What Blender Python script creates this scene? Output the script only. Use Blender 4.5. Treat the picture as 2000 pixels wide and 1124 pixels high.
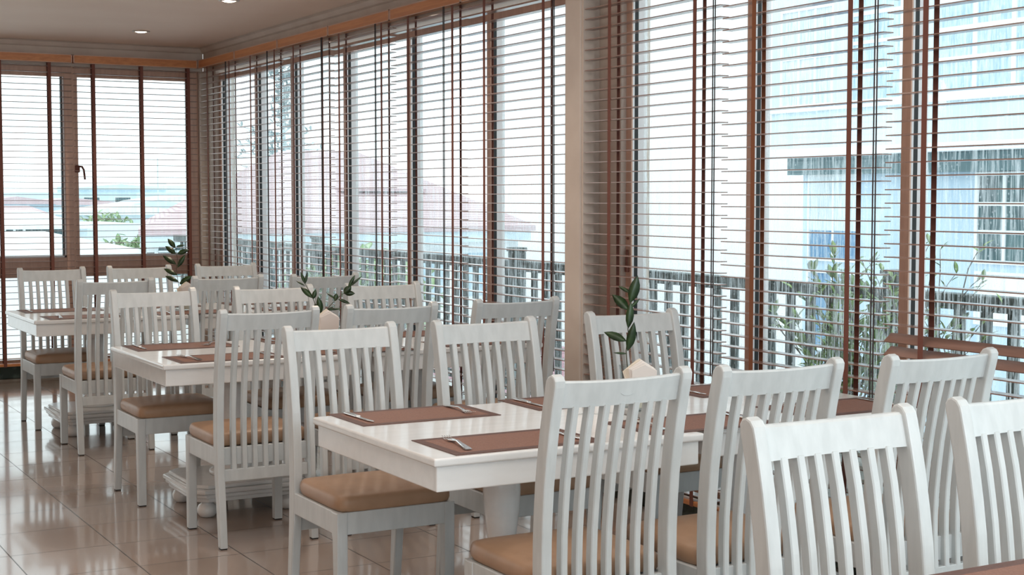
import bpy, bmesh, math, random
from mathutils import Vector, Matrix
random.seed(7)
for o in list(bpy.data.objects):
    bpy.data.objects.remove(o)
SC = bpy.context.scene
COL = SC.collection
PI = math.pi

# ------------------------------------------------------------------ camera
cam_d = bpy.data.cameras.new('camera')
cam = bpy.data.objects.new('camera', cam_d)
COL.objects.link(cam)
cam.location = (0, 0, 1.5)
cam.rotation_euler = (math.radians(90 - 3.477), 0, math.radians(-29.3))
cam_d.sensor_width = 36.0
cam_d.lens = 2880 / 2000 * 36.0
cam_d.clip_start = 0.05
cam_d.clip_end = 600
SC.camera = cam

# ------------------------------------------------------------------ world and lights
SC.view_settings.view_transform = 'Standard'
SC.view_settings.look = 'None'
SC.view_settings.gamma = 1
SC.view_settings.use_curve_mapping = False
SC.view_settings.exposure = 0.14
W = bpy.data.worlds.new('overcast_sky')
SC.world = W
W.use_nodes = True
nt = W.node_tree
nt.nodes.clear()
wo = nt.nodes.new('ShaderNodeOutputWorld')
bg = nt.nodes.new('ShaderNodeBackground')
bg.inputs['Color'].default_value = (0.90, 0.975, 1.0, 1)
bg.inputs['Strength'].default_value = 1.8
nt.links.new(bg.outputs[0], wo.inputs[0])


def area(name, loc, rot, sx, sy, power, color, portal=False):
    d = bpy.data.lights.new(name, 'AREA')
    d.shape = 'RECTANGLE'
    d.size = sx
    d.size_y = sy
    d.energy = power
    d.color = color
    o = bpy.data.objects.new(name, d)
    o.location = loc
    o.rotation_euler = rot
    COL.objects.link(o)
    if portal:
        d.cycles.is_portal = True
    return o


#area('sky_portal', (4.35, 4.6, 1.35), (0, math.radians(90), 0), 2.6, 16.4, 1, (1, 1, 1), True)
#area('sky_portal', (-0.3, 12.95, 1.35), (math.radians(-90), 0, 0), 8.6, 2.6, 1, (1, 1, 1), True)
# added area light behind the camera, standing in for daylight
area('window_daylight', (2.3, -1.42, 2.15), (math.radians(84), 0, 0), 3.2, 1.0, 56, (0.76, 0.91, 1.0))

# added soft fill above the tables and the aisle, without fixtures
area('room_lamps', (1.9, 3.4, 2.76), (0, 0, 0), 2.8, 7.0, 66, (1.0, 0.90, 0.82))
area('room_lamps_aisle', (-2.2, 6.0, 2.76), (0, 0, 0), 2.5, 11.0, 14, (1.0, 0.74, 0.58))
for _y in (1.5, 4.5, 7.5, 10.5):      # unseen point lights added to brighten the ceiling
    _d = bpy.data.lights.new('aisle_pendant', 'POINT')
    _d.energy = 11
    _d.color = (1.0, 0.80, 0.66)
    _d.shadow_soft_size = 0.2
    _o = bpy.data.objects.new('aisle_pendant', _d)
    _o.location = (-2.2, _y, 2.5)
    COL.objects.link(_o)

# ------------------------------------------------------------------ materials
MATS = {}


def mat(name, color, rough=0.5, metallic=0.0, spec=0.5, build=None, coat=0.0):
    if name in MATS:
        return MATS[name]
    m = bpy.data.materials.new(name)
    m.use_nodes = True
    n = m.node_tree
    b = n.nodes['Principled BSDF']
    b.inputs['Base Color'].default_value = (*color, 1)
    b.inputs['Roughness'].default_value = rough
    b.inputs['Metallic'].default_value = metallic
    b.inputs['Specular IOR Level'].default_value = spec
    if coat:
        b.inputs['Coat Weight'].default_value = coat
        b.inputs['Coat Roughness'].default_value = 0.06
    if build:
        build(n, b)
    MATS[name] = m
    return m


def noise_var(scale, c0, c1, stretch=(1, 1, 1), detail=3, bump=0.0, bumpscale=None, pos=(0.35, 0.65)):
    """colour varies between c0 and c1 with a (stretched) noise; optional bump"""
    def f(n, b):
        tc = n.nodes.new('ShaderNodeTexCoord')
        mp = n.nodes.new('ShaderNodeMapping')
        mp.inputs['Scale'].default_value = stretch
        nz = n.nodes.new('ShaderNodeTexNoise')
        nz.inputs['Scale'].default_value = scale
        nz.inputs['Detail'].default_value = detail
        cr = n.nodes.new('ShaderNodeValToRGB')
        cr.color_ramp.elements[0].color = (*c0, 1)
        cr.color_ramp.elements[1].color = (*c1, 1)
        cr.color_ramp.elements[0].position = pos[0]
        cr.color_ramp.elements[1].position = pos[1]
        n.links.new(tc.outputs['Object'], mp.inputs[0])
        n.links.new(mp.outputs[0], nz.inputs['Vector'])
        n.links.new(nz.outputs['Fac'], cr.inputs[0])
        n.links.new(cr.outputs[0], b.inputs['Base Color'])
        if bump:
            bp = n.nodes.new('ShaderNodeBump')
            bp.inputs['Strength'].default_value = bump
            bp.inputs['Distance'].default_value = 0.01
            n.links.new(nz.outputs['Fac'], bp.inputs['Height'])
            n.links.new(bp.outputs[0], b.inputs['Normal'])
    return f


def tiles_build(n, b):
    tc = n.nodes.new('ShaderNodeTexCoord')
    mp = n.nodes.new('ShaderNodeMapping')
    T = 0.43
    mp.inputs['Location'].default_value = (-1.58 / T, -6.35 / T, 0)
    mp.inputs['Scale'].default_value = (1 / T, 1 / T, 1)
    br = n.nodes.new('ShaderNodeTexBrick')
    br.offset = 0.0
    br.inputs['Scale'].default_value = 1.0
    br.inputs['Brick Width'].default_value = 1.0
    br.inputs['Row Height'].default_value = 1.0
    br.inputs['Mortar Size'].default_value = 0.007
    br.inputs['Mortar Smooth'].default_value = 0.3
    br.inputs['Color1'].default_value = (0.41, 0.325, 0.275, 1)
    br.inputs['Color2'].default_value = (0.38, 0.30, 0.25, 1)
    br.inputs['Mortar'].default_value = (0.06, 0.045, 0.035, 1)
    nz = n.nodes.new('ShaderNodeTexNoise')
    nz.inputs['Scale'].default_value = 2.2
    nz.inputs['Detail'].default_value = 2
    n.links.new(tc.outputs['Object'], nz.inputs['Vector'])
    n.links.new(tc.outputs['Object'], mp.inputs[0])
    n.links.new(mp.outputs[0], br.inputs['Vector'])
    n.links.new(br.outputs['Color'], b.inputs['Base Color'])
    mr = n.nodes.new('ShaderNodeMapRange')
    mr.inputs['To Min'].default_value = 0.13
    mr.inputs['To Max'].default_value = 0.6
    n.links.new(br.outputs['Fac'], mr.inputs['Value'])
    n.links.new(mr.outputs[0], b.inputs['Roughness'])
    bp = n.nodes.new('ShaderNodeBump')
    bp.inputs['Strength'].default_value = 0.5
    bp.inputs['Distance'].default_value = 0.002
    bp.invert = True
    n.links.new(br.outputs['Fac'], bp.inputs['Height'])
    b2 = n.nodes.new('ShaderNodeBump')
    b2.inputs['Strength'].default_value = 0.05
    b2.inputs['Distance'].default_value = 0.01
    n.links.new(nz.outputs['Fac'], b2.inputs['Height'])
    n.links.new(bp.outputs[0], b2.inputs['Normal'])
    n.links.new(b2.outputs[0], b.inputs['Normal'])


WHITE = mat('white_painted_wood', (0.78, 0.775, 0.76), 0.33,
            build=noise_var(30, (0.52, 0.55, 0.555), (0.58, 0.61, 0.615), (1, 1, 0.2), bump=0.02))
TABLEW = mat('white_table_lacquer', (0.82, 0.81, 0.79), 0.2,
             build=noise_var(6, (0.76, 0.78, 0.785), (0.80, 0.82, 0.825), (1, 4, 4)), coat=0.3)
LEATHER = mat('tan_leatherette', (0.30, 0.19, 0.125), 0.42,
              build=noise_var(9, (0.36, 0.225, 0.14), (0.42, 0.265, 0.17), bump=0.05))
BLACKR = mat('black_rubber', (0.012, 0.011, 0.011), 0.6)
MATC = mat('brown_woven_mat', (0.20, 0.085, 0.055), 0.55,
           build=noise_var(220, (0.19, 0.088, 0.060), (0.245, 0.12, 0.083), (1, 1, 1), bump=0.1))
MATB = mat('dark_brown_mat_border', (0.085, 0.036, 0.028), 0.5,
           build=noise_var(220, (0.09, 0.040, 0.030), (0.12, 0.056, 0.042), bump=0.1))
STEEL = mat('polished_steel', (0.72, 0.71, 0.70), 0.16, 1.0)
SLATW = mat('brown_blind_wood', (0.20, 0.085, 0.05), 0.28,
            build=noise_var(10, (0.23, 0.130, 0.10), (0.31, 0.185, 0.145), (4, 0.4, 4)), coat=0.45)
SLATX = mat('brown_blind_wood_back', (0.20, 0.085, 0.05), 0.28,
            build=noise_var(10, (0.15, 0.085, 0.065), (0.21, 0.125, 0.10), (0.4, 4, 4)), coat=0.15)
ORANGE = mat('orange_brown_valance', (0.36, 0.125, 0.045), 0.4,
             build=noise_var(8, (0.50, 0.19, 0.07), (0.62, 0.26, 0.10), (2, 0.3, 6)))
PINKT = mat('pale_valance_trim', (0.60, 0.40, 0.31), 0.4)
TAPE = mat('maroon_ladder_tape', (0.17, 0.06, 0.042), 0.8)
TAPEO = mat('rust_ladder_tape', (0.22, 0.075, 0.03), 0.8)
CORD = mat('dark_cord', (0.05, 0.04, 0.04), 0.8)
FRAME = mat('brown_laminate_frame', (0.50, 0.29, 0.20), 0.4,
            build=noise_var(14, (0.56, 0.345, 0.255), (0.64, 0.41, 0.31), (3, 3, 0.4)))
FRAMEW = mat('pale_window_profile', (0.74, 0.73, 0.74), 0.35)
GASK = mat('black_gasket', (0.008, 0.008, 0.009), 0.6)
WALL = mat('warm_white_plaster', (0.66, 0.58, 0.52), 0.7,
           build=noise_var(5, (0.54, 0.46, 0.40), (0.60, 0.52, 0.455), bump=0.05))
CEIL = mat('ceiling_paint', (0.86, 0.74, 0.66), 0.7,
           build=noise_var(1.3, (0.90, 0.78, 0.69), (0.94, 0.83, 0.74)))
TANW = mat('tan_room_wall', (0.36, 0.24, 0.17), 0.8)
GREENM = mat('dark_green_marble', (0.02, 0.035, 0.028), 0.25,
             build=noise_var(9, (0.016, 0.032, 0.024), (0.11, 0.15, 0.13), detail=8, pos=(0.45, 0.75)))
FLOOR = mat('glossy_beige_tile', (0.36, 0.27, 0.22), 0.1, spec=0.9, build=tiles_build, coat=0.5)
LEAF = mat('dark_green_leaf', (0.018, 0.045, 0.014), 0.35,
           build=noise_var(25, (0.012, 0.030, 0.010), (0.03, 0.07, 0.02)))
STEM = mat('brown_green_stem', (0.06, 0.055, 0.03), 0.6)
PAPER = mat('cream_napkin_paper', (0.80, 0.73, 0.62), 0.9)
PAPERW = mat('white_napkin_paper', (0.85, 0.80, 0.76), 0.9)
CERAM = mat('white_glazed_ceramic', (0.80, 0.79, 0.77), 0.15)
LAMPRIM = mat('brushed_lamp_ring', (0.55, 0.48, 0.42), 0.3, 0.8)
DARKSL = mat('weathered_dark_rail', (0.060, 0.084, 0.084), 0.55,
             build=noise_var(30, (0.028, 0.045, 0.045), (0.10, 0.13, 0.13), (3, 3, 0.6)))


def emis(name, color, strength):
    m = bpy.data.materials.new(name)
    m.use_nodes = True
    n = m.node_tree
    n.nodes.clear()
    o = n.nodes.new('ShaderNodeOutputMaterial')
    e = n.nodes.new('ShaderNodeEmission')
    e.inputs['Color'].default_value = (*color, 1)
    e.inputs['Strength'].default_value = strength
    n.links.new(e.outputs[0], o.inputs[0])
    return m


BULB = emis('warm_lamp_glow', (1.0, 0.86, 0.70), 14.0)


def glass_mat(name, rain, clear=(0.97, 1.0, 1.0)):
    m = bpy.data.materials.new(name)
    m.use_nodes = True
    n = m.node_tree
    n.nodes.clear()
    L = n.links
    out = n.nodes.new('ShaderNodeOutputMaterial')
    tr = n.nodes.new('ShaderNodeBsdfTransparent')
    tr.inputs['Color'].default_value = (*clear, 1)
    gl = n.nodes.new('ShaderNodeBsdfGlossy')
    gl.inputs['Roughness'].default_value = 0.03
    lw = n.nodes.new('ShaderNodeLayerWeight')
    lw.inputs['Blend'].default_value = 0.5
    pw = n.nodes.new('ShaderNodeMath')
    pw.operation = 'POWER'
    pw.inputs[1].default_value = 5.0
    L.new(lw.outputs['Facing'], pw.inputs[0])
    fr = n.nodes.new('ShaderNodeMath')
    fr.operation = 'MULTIPLY_ADD'
    fr.inputs[1].default_value = 0.75
    fr.inputs[2].default_value = 0.03
    L.new(pw.outputs[0], fr.inputs[0])
    mx = n.nodes.new('ShaderNodeMixShader')
    L.new(fr.outputs[0], mx.inputs[0])
    L.new(tr.outputs[0], mx.inputs[1])
    L.new(gl.outputs[0], mx.inputs[2])
    if rain <= 0:
        L.new(mx.outputs[0], out.inputs[0])
        return m
    tc = n.nodes.new('ShaderNodeTexCoord')
    mp = n.nodes.new('ShaderNodeMapping')
    mp.inputs['Scale'].default_value = (60, 60, 3.2)
    nz = n.nodes.new('ShaderNodeTexNoise')
    nz.inputs['Scale'].default_value = 1.6
    nz.inputs['Detail'].default_value = 4
    nz.inputs['Distortion'].default_value = 0.7
    mp2 = n.nodes.new('ShaderNodeMapping')
    mp2.inputs['Scale'].default_value = (1, 1, 0.8)
    vo = n.nodes.new('ShaderNodeTexVoronoi')
    vo.inputs['Scale'].default_value = 45
    L.new(tc.outputs['Object'], mp.inputs[0])
    L.new(tc.outputs['Object'], mp2.inputs[0])
    L.new(mp.outputs[0], nz.inputs['Vector'])
    L.new(mp2.outputs[0], vo.inputs['Vector'])
    r1 = n.nodes.new('ShaderNodeMapRange')
    r1.inputs['From Min'].default_value = 0.50
    r1.inputs['From Max'].default_value = 0.68
    r1.inputs['To Max'].default_value = rain
    L.new(nz.outputs['Fac'], r1.inputs['Value'])
    r2 = n.nodes.new('ShaderNodeMapRange')
    r2.inputs['From Min'].default_value = 0.20
    r2.inputs['From Max'].default_value = 0.08
    r2.inputs['To Max'].default_value = rain * 0.8
    L.new(vo.outputs['Distance'], r2.inputs['Value'])
    ad = n.nodes.new('ShaderNodeMath')
    ad.operation = 'MAXIMUM'
    L.new(r1.outputs[0], ad.inputs[0])
    L.new(r2.outputs[0], ad.inputs[1])
    tl = n.nodes.new('ShaderNodeBsdfTranslucent')
    tl.inputs['Color'].default_value = (0.9, 0.97, 1.0, 1)
    m2 = n.nodes.new('ShaderNodeMixShader')
    L.new(ad.outputs[0], m2.inputs[0])
    L.new(mx.outputs[0], m2.inputs[1])
    L.new(tl.outputs[0], m2.inputs[2])
    L.new(m2.outputs[0], out.inputs[0])
    return m


GLASS = glass_mat('rain_streaked_glass', 0.42)
GLASSB = glass_mat('window_glass', 0.10)
CLEAR = glass_mat('clear_glassware', 0.0, (0.90, 0.93, 0.93))


# ------------------------------------------------------------------ mesh helpers
class MB:
    def __init__(self):
        self.bm = bmesh.new()
        self.mi = 0

    def _merge(self, t):
        me = bpy.data.meshes.new('tmp')
        for f in t.faces:
            f.material_index = self.mi
        t.to_mesh(me)
        t.free()
        self.bm.from_mesh(me)
        bpy.data.meshes.remove(me)

    def box(self, x0, x1, y0, y1, z0, z1, bev=0.0, seg=2, M=None):
        t = bmesh.new()
        bmesh.ops.create_cube(t, size=1)
        for v in t.verts:
            v.co = Vector(((x0 + x1) / 2 + v.co.x * (x1 - x0), (y0 + y1) / 2 + v.co.y * (y1 - y0),
                           (z0 + z1) / 2 + v.co.z * (z1 - z0)))
        if bev > 0:
            bmesh.ops.bevel(t, geom=list(t.edges), offset=bev, segments=seg, profile=0.5, affect='EDGES')
        if M is not None:
            bmesh.ops.transform(t, matrix=M, verts=t.verts)
        self._merge(t)
        return self

    def prism(self, pts, axis, a0, a1, bev=0.0, seg=2, M=None):
        """closed 2D outline extruded along axis ('x': pts are (y,z); 'y': (x,z); 'z': (x,y))"""
        t = bmesh.new()

        def P(p, a):
            return {'x': (a, p[0], p[1]), 'y': (p[0], a, p[1]), 'z': (p[0], p[1], a)}[axis]
        v0 = [t.verts.new(P(p, a0)) for p in pts]
        v1 = [t.verts.new(P(p, a1)) for p in pts]
        f0 = t.faces.new(v0)
        f1 = t.faces.new(list(reversed(v1)))
        k = len(pts)
        for i in range(k):
            t.faces.new((v0[i], v1[i], v1[(i + 1) % k], v0[(i + 1) % k]))
        bmesh.ops.recalc_face_normals(t, faces=t.faces)
        if bev > 0:
            es = list(f0.edges) + list(f1.edges)
            bmesh.ops.bevel(t, geom=es, offset=bev, segments=seg, profile=0.5, affect='EDGES')
        if M is not None:
            bmesh.ops.transform(t, matrix=M, verts=t.verts)
        self._merge(t)
        return self

    def lathe(self, prof, cx=0, cy=0, n=28, cap=True):
        t = bmesh.new()
        rings = []
        for r, z in prof:
            rings.append([t.verts.new((cx + r * math.cos(2 * PI * i / n), cy + r * math.sin(2 * PI * i / n), z))
                          for i in range(n)])
        for a, b in zip(rings[:-1], rings[1:]):
            for i in range(n):
                t.faces.new((a[i], a[(i + 1) % n], b[(i + 1) % n], b[i]))
        if cap:
            t.faces.new(list(reversed(rings[0])))
            t.faces.new(rings[-1])
        bmesh.ops.recalc_face_normals(t, faces=t.faces)
        for f in t.faces:
            f.smooth = len(f.verts) == 4
        self._merge(t)
        return self

    def tube(self, pts, r, n=6, r1=None):
        t = bmesh.new()
        pts = [Vector(p) for p in pts]
        rings = []
        for i, p in enumerate(pts):
            d = (pts[min(i + 1, len(pts) - 1)] - pts[max(i - 1, 0)]).normalized()
            u = d.cross(Vector((0.13, 0.31, 0.94)))
            if u.length < 1e-3:
                u = d.cross(Vector((1, 0, 0)))
            u.normalize()
            w = d.cross(u)
            rr = r if r1 is None else r + (r1 - r) * i / (len(pts) - 1)
            rings.append([t.verts.new(p + u * rr * math.cos(2 * PI * k / n) + w * rr * math.sin(2 * PI * k / n))
                          for k in range(n)])
        for a, b in zip(rings[:-1], rings[1:]):
            for i in range(n):
                t.faces.new((a[i], a[(i + 1) % n], b[(i + 1) % n], b[i]))
        t.faces.new(list(reversed(rings[0])))
        t.faces.new(rings[-1])
        bmesh.ops.recalc_face_normals(t, faces=t.faces)
        for f in t.faces:
            f.smooth = len(f.verts) == 4
        self._merge(t)
        return self

    def poly(self, pts):
        f = self.bm.faces.new([self.bm.verts.new(p) for p in pts])
        f.material_index = self.mi
        return self

    def build(self, name, mats, parent=None):
        if not isinstance(mats, (list, tuple)):
            mats = [mats]
        me = bpy.data.meshes.new(name)
        self.bm.to_mesh(me)
        self.bm.free()
        for m in mats:
            me.materials.append(m)
        o = bpy.data.objects.new(name, me)
        COL.objects.link(o)
        if parent is not None:
            o.parent = parent
        return o


def tag(o, label=None, cat=None, group=None, kind=None):
    if label:
        o['label'] = label
    if cat:
        o['category'] = cat
    if group:
        o['group'] = group
    if kind:
        o['kind'] = kind
    return o


def empty(name, loc=(0, 0, 0), rz=0.0, label=None, cat=None, group=None, kind=None):
    o = bpy.data.objects.new(name, None)
    o.empty_display_size = 0.1
    COL.objects.link(o)
    o.location = loc
    o.rotation_euler = (0, 0, rz)
    return tag(o, label, cat, group, kind)


def copy_tree(o, parent=None):
    c = o.copy()
    COL.objects.link(c)
    if parent is not None:
        c.parent = parent
    for ch in list(o.children):
        copy_tree(ch, c)
    return c


# ------------------------------------------------------------------ room shell
XB, YB = 3.95, 12.57          # slat centre planes of the window blinds
XF, YF = 4.06, 12.68          # room faces of the window frames
ZC = 2.80
tag(MB().box(-4.3, 4.25, -1.6, 12.9, -0.12, 0.0).build('floor', FLOOR), kind='structure')
tag(MB().box(-4.3, 4.25, -1.6, 12.9, ZC, ZC + 0.15).build('ceiling', CEIL), kind='structure')
tag(MB().box(-4.3, -4.12, -1.6, 12.9, 0, ZC).build('wall_left', TANW), kind='structure')
m = MB()
m.box(-4.12, 4.2, -1.6, -1.45, 0, 0.4)
m.box(-4.12, 4.2, -1.6, -1.45, 2.72, ZC)
m.box(-4.12, -3.2, -1.6, -1.45, 0.4, 2.72)
tag(m.build('wall_rear', TANW), kind='structure')
# wall strips above the blinds, with a small cove below the ceiling
m = MB()
m.box(XB + 0.035, 4.2, -1.45, 12.6, 2.60, ZC)
tag(m.build('wall_right', WALL), kind='structure')
m = MB()
m.box(-4.12, XB + 0.035, YB + 0.035, 12.85, 2.60, ZC)
tag(m.build('wall_back', WALL), kind='structure')
m = MB()
m.prism([(YB + 0.036, ZC - 0.002), (YB + 0.036, ZC - 0.05), (YB + 0.02, ZC - 0.04), (YB - 0.0, ZC - 0.012), (YB - 0.02, ZC - 0.002)],
        'x', -4.12, XB + 0.03)
tag(m.build('trim_1', WALL), kind='structure')
m = MB()
m.prism([(XB + 0.036, ZC - 0.002), (XB + 0.036, ZC - 0.05), (XB + 0.02, ZC - 0.04), (XB, ZC - 0.012), (XB - 0.02, ZC - 0.002)],
        'y', -1.45, YB + 0.03)
tag(m.build('trim_2', WALL), kind='structure')
# low plinths of dark green marble below the windows
tag(MB().box(-4.12, 4.2, YF - 0.03, 12.86, 0, 0.115, 0.004).build('baseboard_back', GREENM), kind='structure')
tag(MB().box(XF - 0.03, 4.2, -1.45, YF - 0.03, 0, 0.115, 0.004).build('baseboard_right', GREENM), kind='structure')
# white pier between the two runs of blinds and the wall stub beside it
m = MB()
m.box(3.915, 4.2, 6.285, 6.43, 0.0, 2.70, 0.006)
m.box(4.03, 4.2, 6.085, 6.285, 0.115, 2.62)
m.box(3.925, 3.99, 6.268, 6.285, 0.115, 2.60)
tag(m.build('wall_pier', WALL), kind='structure')
m = MB()
m.box(4.03, 4.2, 12.40, 12.86, 0.115, 2.60)
m.box(3.961, 4.03, 12.615, 12.86, 0.115, 2.60)
tag(m.build('wall_corner', WALL), kind='structure')


# ------------------------------------------------------------------ windows (setting)
def window_right(idx, y0, y1, knob=False):
    """bay between y0 < y1 on the right wall; frame stile at the y0... y1 ends"""
    w = empty('window_%d' % idx, (XF, (y0 + y1) / 2, 0.115), kind='structure')
    h = (y1 - y0) / 2
    m = MB()
    m.box(-0.001, 0.006, h - 0.048, h, 0.001, 2.43, 0.001)            # far stile, room face
    m.box(0, 0.020, -h, h, 2.40, 2.46, 0.003)
    m.box(0, 0.035, -h, h, 0, 0.05, 0.003)
    m.build('window_frame', FRAME, w)
    m = MB()
    m.box(0.006, 0.016, h - 0.048, h, 0.03, 2.41)
    m.box(0.038, 0.090, h - 0.048, h, 0.03, 2.41)
    m.box(0.006, 0.080, -h, -h + 0.006, 0.03, 2.41)
    m.build('sash_profile', FRAMEW, w)
    m = MB()
    m.box(0.016, 0.038, h - 0.048, h, 0.03, 2.41)
    m.build('gasket', GASK, w)
    MB().box(0.070, 0.076, -h + 0.006, h - 0.045, 0.03, 2.41).build('glass_pane', GLASS, w)
    if knob:
        m = MB()
        m.tube([(-0.008, h - 0.024, 1.13), (-0.012, h - 0.024, 1.05)], 0.006, 8)
        m.lathe([(0.001, 1.18), (0.007, 1.183), (0.007, 1.19), (0.001, 1.193)], -0.003, h - 0.024, 10)
        m.box(-0.016, 0, h - 0.034, h - 0.014, 1.02, 1.05, 0.003)
        m.build('window_handle', TAPE, w)
    return w


YM = [12.40, 11.49, 10.68, 9.65, 8.61, 7.53, 6.43]
wi = 1
for a, b in zip(YM[:-1], YM[1:]):
    window_right(wi, b, a)
    wi += 1
YM2 = [6.085, 5.14, 4.20, 3.26, 2.2, 1.2, 0.1, -1.4]
for i, (a, b) in enumerate(zip(YM2[:-1], YM2[1:])):
    window_right(wi, b, a, knob=(i == 0))
    wi += 1


def window_back(idx, x0, x1, left_sash):
    w = empty('window_%d' % idx, ((x0 + x1) / 2, YF, 0.115), kind='structure')
    h = (x1 - x0) / 2
    ZT = 2.43
    zt0, zt1 = 0.72, 0.885      # transom relative to the plinth
    m = MB()
    m.box(-h, h, 0, 0.05, 2.40, ZT + 0.07, 0.003)
    m.box(-h, h, 0, 0.05, 0, 0.05, 0.003)
    m.box(-h, h, 0, 0.05, zt0, zt1, 0.003)
    m.box(-h, h, -0.012, 0.002, zt0 + 0.05, zt0 + 0.066, 0.002)
    m.box(h - 0.09, h, -0.002, 0.05, 0.001, ZT - 0.001, 0.003)
    m.box(-h, -h + 0.02, -0.001, 0.05, 0.001, ZT - 0.001, 0.003)
    m.build('window_frame', FRAME, w)
    m = MB()
    m.box(h - 0.105, h - 0.088, 0.01, 0.055, zt1 - 0.01, 2.41)
    m.box(-h + 0.018, h - 0.09, 0.01, 0.055, zt1 - 0.002, zt1 + 0.014)
    m.build('sash_profile', FRAMEW, w)
    if left_sash:
        m = MB()
        m.box(h - 0.115, h - 0.104, 0.012, 0.055, zt1, 2.41)
        m.build('gasket', GASK, w)
        m = MB()
        m.box(h - 0.012, h + 0.028, -0.02, 0.0, 1.60, 1.66, 0.006)
        m.tube([(h + 0.02, -0.028, 1.65), (h + 0.038, -0.045, 1.648), (h + 0.052, -0.05, 1.62), (h + 0.06, -0.05, 1.54)], 0.009, 8)
        m.build('window_handle', TAPE, w)
    MB().box(-h + 0.01, h - 0.02, 0.030, 0.036, 0.03, 2.42).build('glass_pane', GLASSB, w)
    return w


window_back(wi, 2.90, 3.96, False)
window_back(wi + 1, 1.75, 2.90, True)
window_back(wi + 2, 0.60, 1.75, False)
window_back(wi + 3, -0.55, 0.60, True)
window_back(wi + 4, -1.70, -0.55, False)
window_back(wi + 5, -2.85, -1.70, True)
window_back(wi + 6, -4.0, -2.85, False)

# ------------------------------------------------------------------ blinds
PITCH = 0.0505


def make_blind(kind, c, half, ladders, zoff, label, group, tilt=(), cords=(), rust=()):
    """kind 'R' hangs in front of the right windows (slats along y), 'B' in front of the back ones (along x)"""
    if kind == 'R':
        e = empty('venetian_blind', (XB, c, 0.10), 0.0, label, 'blind', group)
    else:
        e = empty('venetian_blind', (c, YB, 0.10), 0.0, label, 'blind', group)

    def B(m, u0, u1, d0, d1, z0, z1, bev=0.0):      # u along the wall, d away from the room (+ = outwards)
        if kind == 'R':
            m.box(d0, d1, u0, u1, z0, z1, bev)
        else:
            m.box(u0, u1, d0, d1, z0, z1, bev)
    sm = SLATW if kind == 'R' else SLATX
    m = MB()
    B(m, -half, half, -0.028, 0.03, 2.522, 2.584, 0.002)
    m.build('head_rail', ORANGE, e)
    m = MB()
    B(m, -half, half, -0.031, -0.026, 2.583, 2.589)  # pale strips stand for bevel highlights; the upright end strips are joiners
    B(m, -half, half, -0.031, -0.026, 2.519, 2.524)
    B(m, -half, -half + 0.008, -0.031, -0.026, 2.519, 2.589)
    B(m, half - 0.008, half, -0.031, -0.026, 2.519, 2.589)
    m.build('valance_trim', PINKT, e)
    m = MB()
    z = 2.52 - 0.035 + zoff
    k = 0
    while z > 0.06:
        hs = half - 0.006
        if k in tilt:
            ang = math.radians(-38)
            M = Matrix.Translation((0, 0, z)) @ Matrix.Rotation(ang, 4, 'Y')
            m.box(-0.025, 0.025, -hs, hs, -0.0026, 0.00165, 0, M=M)
        else:
            B(m, -hs, hs, -0.025, 0.025, z - 0.00165, z + 0.0026)
        z -= PITCH
        k += 1
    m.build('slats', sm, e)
    m = MB()
    B(m, -half + 0.004, half - 0.004, -0.026, 0.026, 0.012, 0.036, 0.005)
    m.build('bottom_rail', ORANGE, e)
    for i, u in enumerate(ladders):
        m = MB()
        B(m, u - 0.013, u + 0.013, -0.0275, -0.0262, 0.01, 2.52)
        B(m, u - 0.013, u + 0.013, 0.0262, 0.0275, 0.01, 2.52)
        m.build('ladder_tape', TAPEO if i in rust else TAPE, e)
    for u in cords:
        m = MB()
        B(m, u - 0.002, u + 0.002, -0.034, -0.030, 0.5, 2.52)
        B(m, u + 0.012, u + 0.016, -0.034, -0.030, 0.62, 2.52)
        m.build('lift_cord', CORD, e)
    return e


G_L = 'blinds left of the white pier'
G_R = 'blinds right of the white pier'
G_B = 'blinds on the far wall'
left = [
    (12.53, 11.585, (12.30, 11.72), 'brown wooden blind next to the room corner, first on the window side'),
    (11.575, 10.595, (11.20, 10.66), 'brown wooden blind second from the room corner along the window side'),
    (10.585, 9.595, (10.26, 9.70), 'brown wooden blind third from the room corner along the window side'),
    (9.585, 8.575, (9.40, 8.70), 'brown wooden blind fourth from the room corner, right of the spindly tree outside'),
    (8.565, 7.595, (8.30, 7.70), 'brown wooden blind fifth from the room corner, next but one to the white pier'),
    (7.585, 6.44, (7.31, 6.66), 'brown wooden blind directly left of the white pier'),
]
for i, (a, b, ld, lab) in enumerate(left):
    c = (a + b) / 2
    cords = (b + 0.20 - c,) if i in (0, 1, 3, 4) else (b + 0.10 - c,)
    make_blind('R', c, (a - b) / 2, [u - c for u in ld], random.uniform(-0.012, 0.012), lab, G_L, cords=cords)
rightb = [
    (6.262, 5.155, (6.03, 5.34), 'brown wooden blind directly right of the white pier', ()),
    (5.148, 4.155, (4.925, 4.34), 'brown wooden blind second to the right of the white pier', ()),
    (4.148, 3.10, (3.945, 3.35), 'brown wooden blind at the right edge with two tilted slats', (32, 33)),
]
for i, (a, b, ld, lab, tl) in enumerate(rightb):
    c = (a + b) / 2
    cords = (b + 0.03 - c,)
    make_blind('R', c, (a - b) / 2, [u - c for u in ld], (0.0, -0.012, 0.006)[i], lab, G_R, tilt=tl, cords=cords,
               rust=(0,) if i == 1 else ())
backb = [
    (2.86, 3.915, (3.025, 3.43, 3.835), 'brown wooden blind on the far wall beside the room corner'),
    (1.70, 2.85, (2.27, 2.665), 'brown wooden blind at the left edge on the far wall'),
]
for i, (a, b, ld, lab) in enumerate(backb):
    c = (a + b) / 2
    make_blind('B', c, (b - a) / 2, [u - c for u in ld], (0.0, 0.004)[i], lab, G_B)

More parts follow.
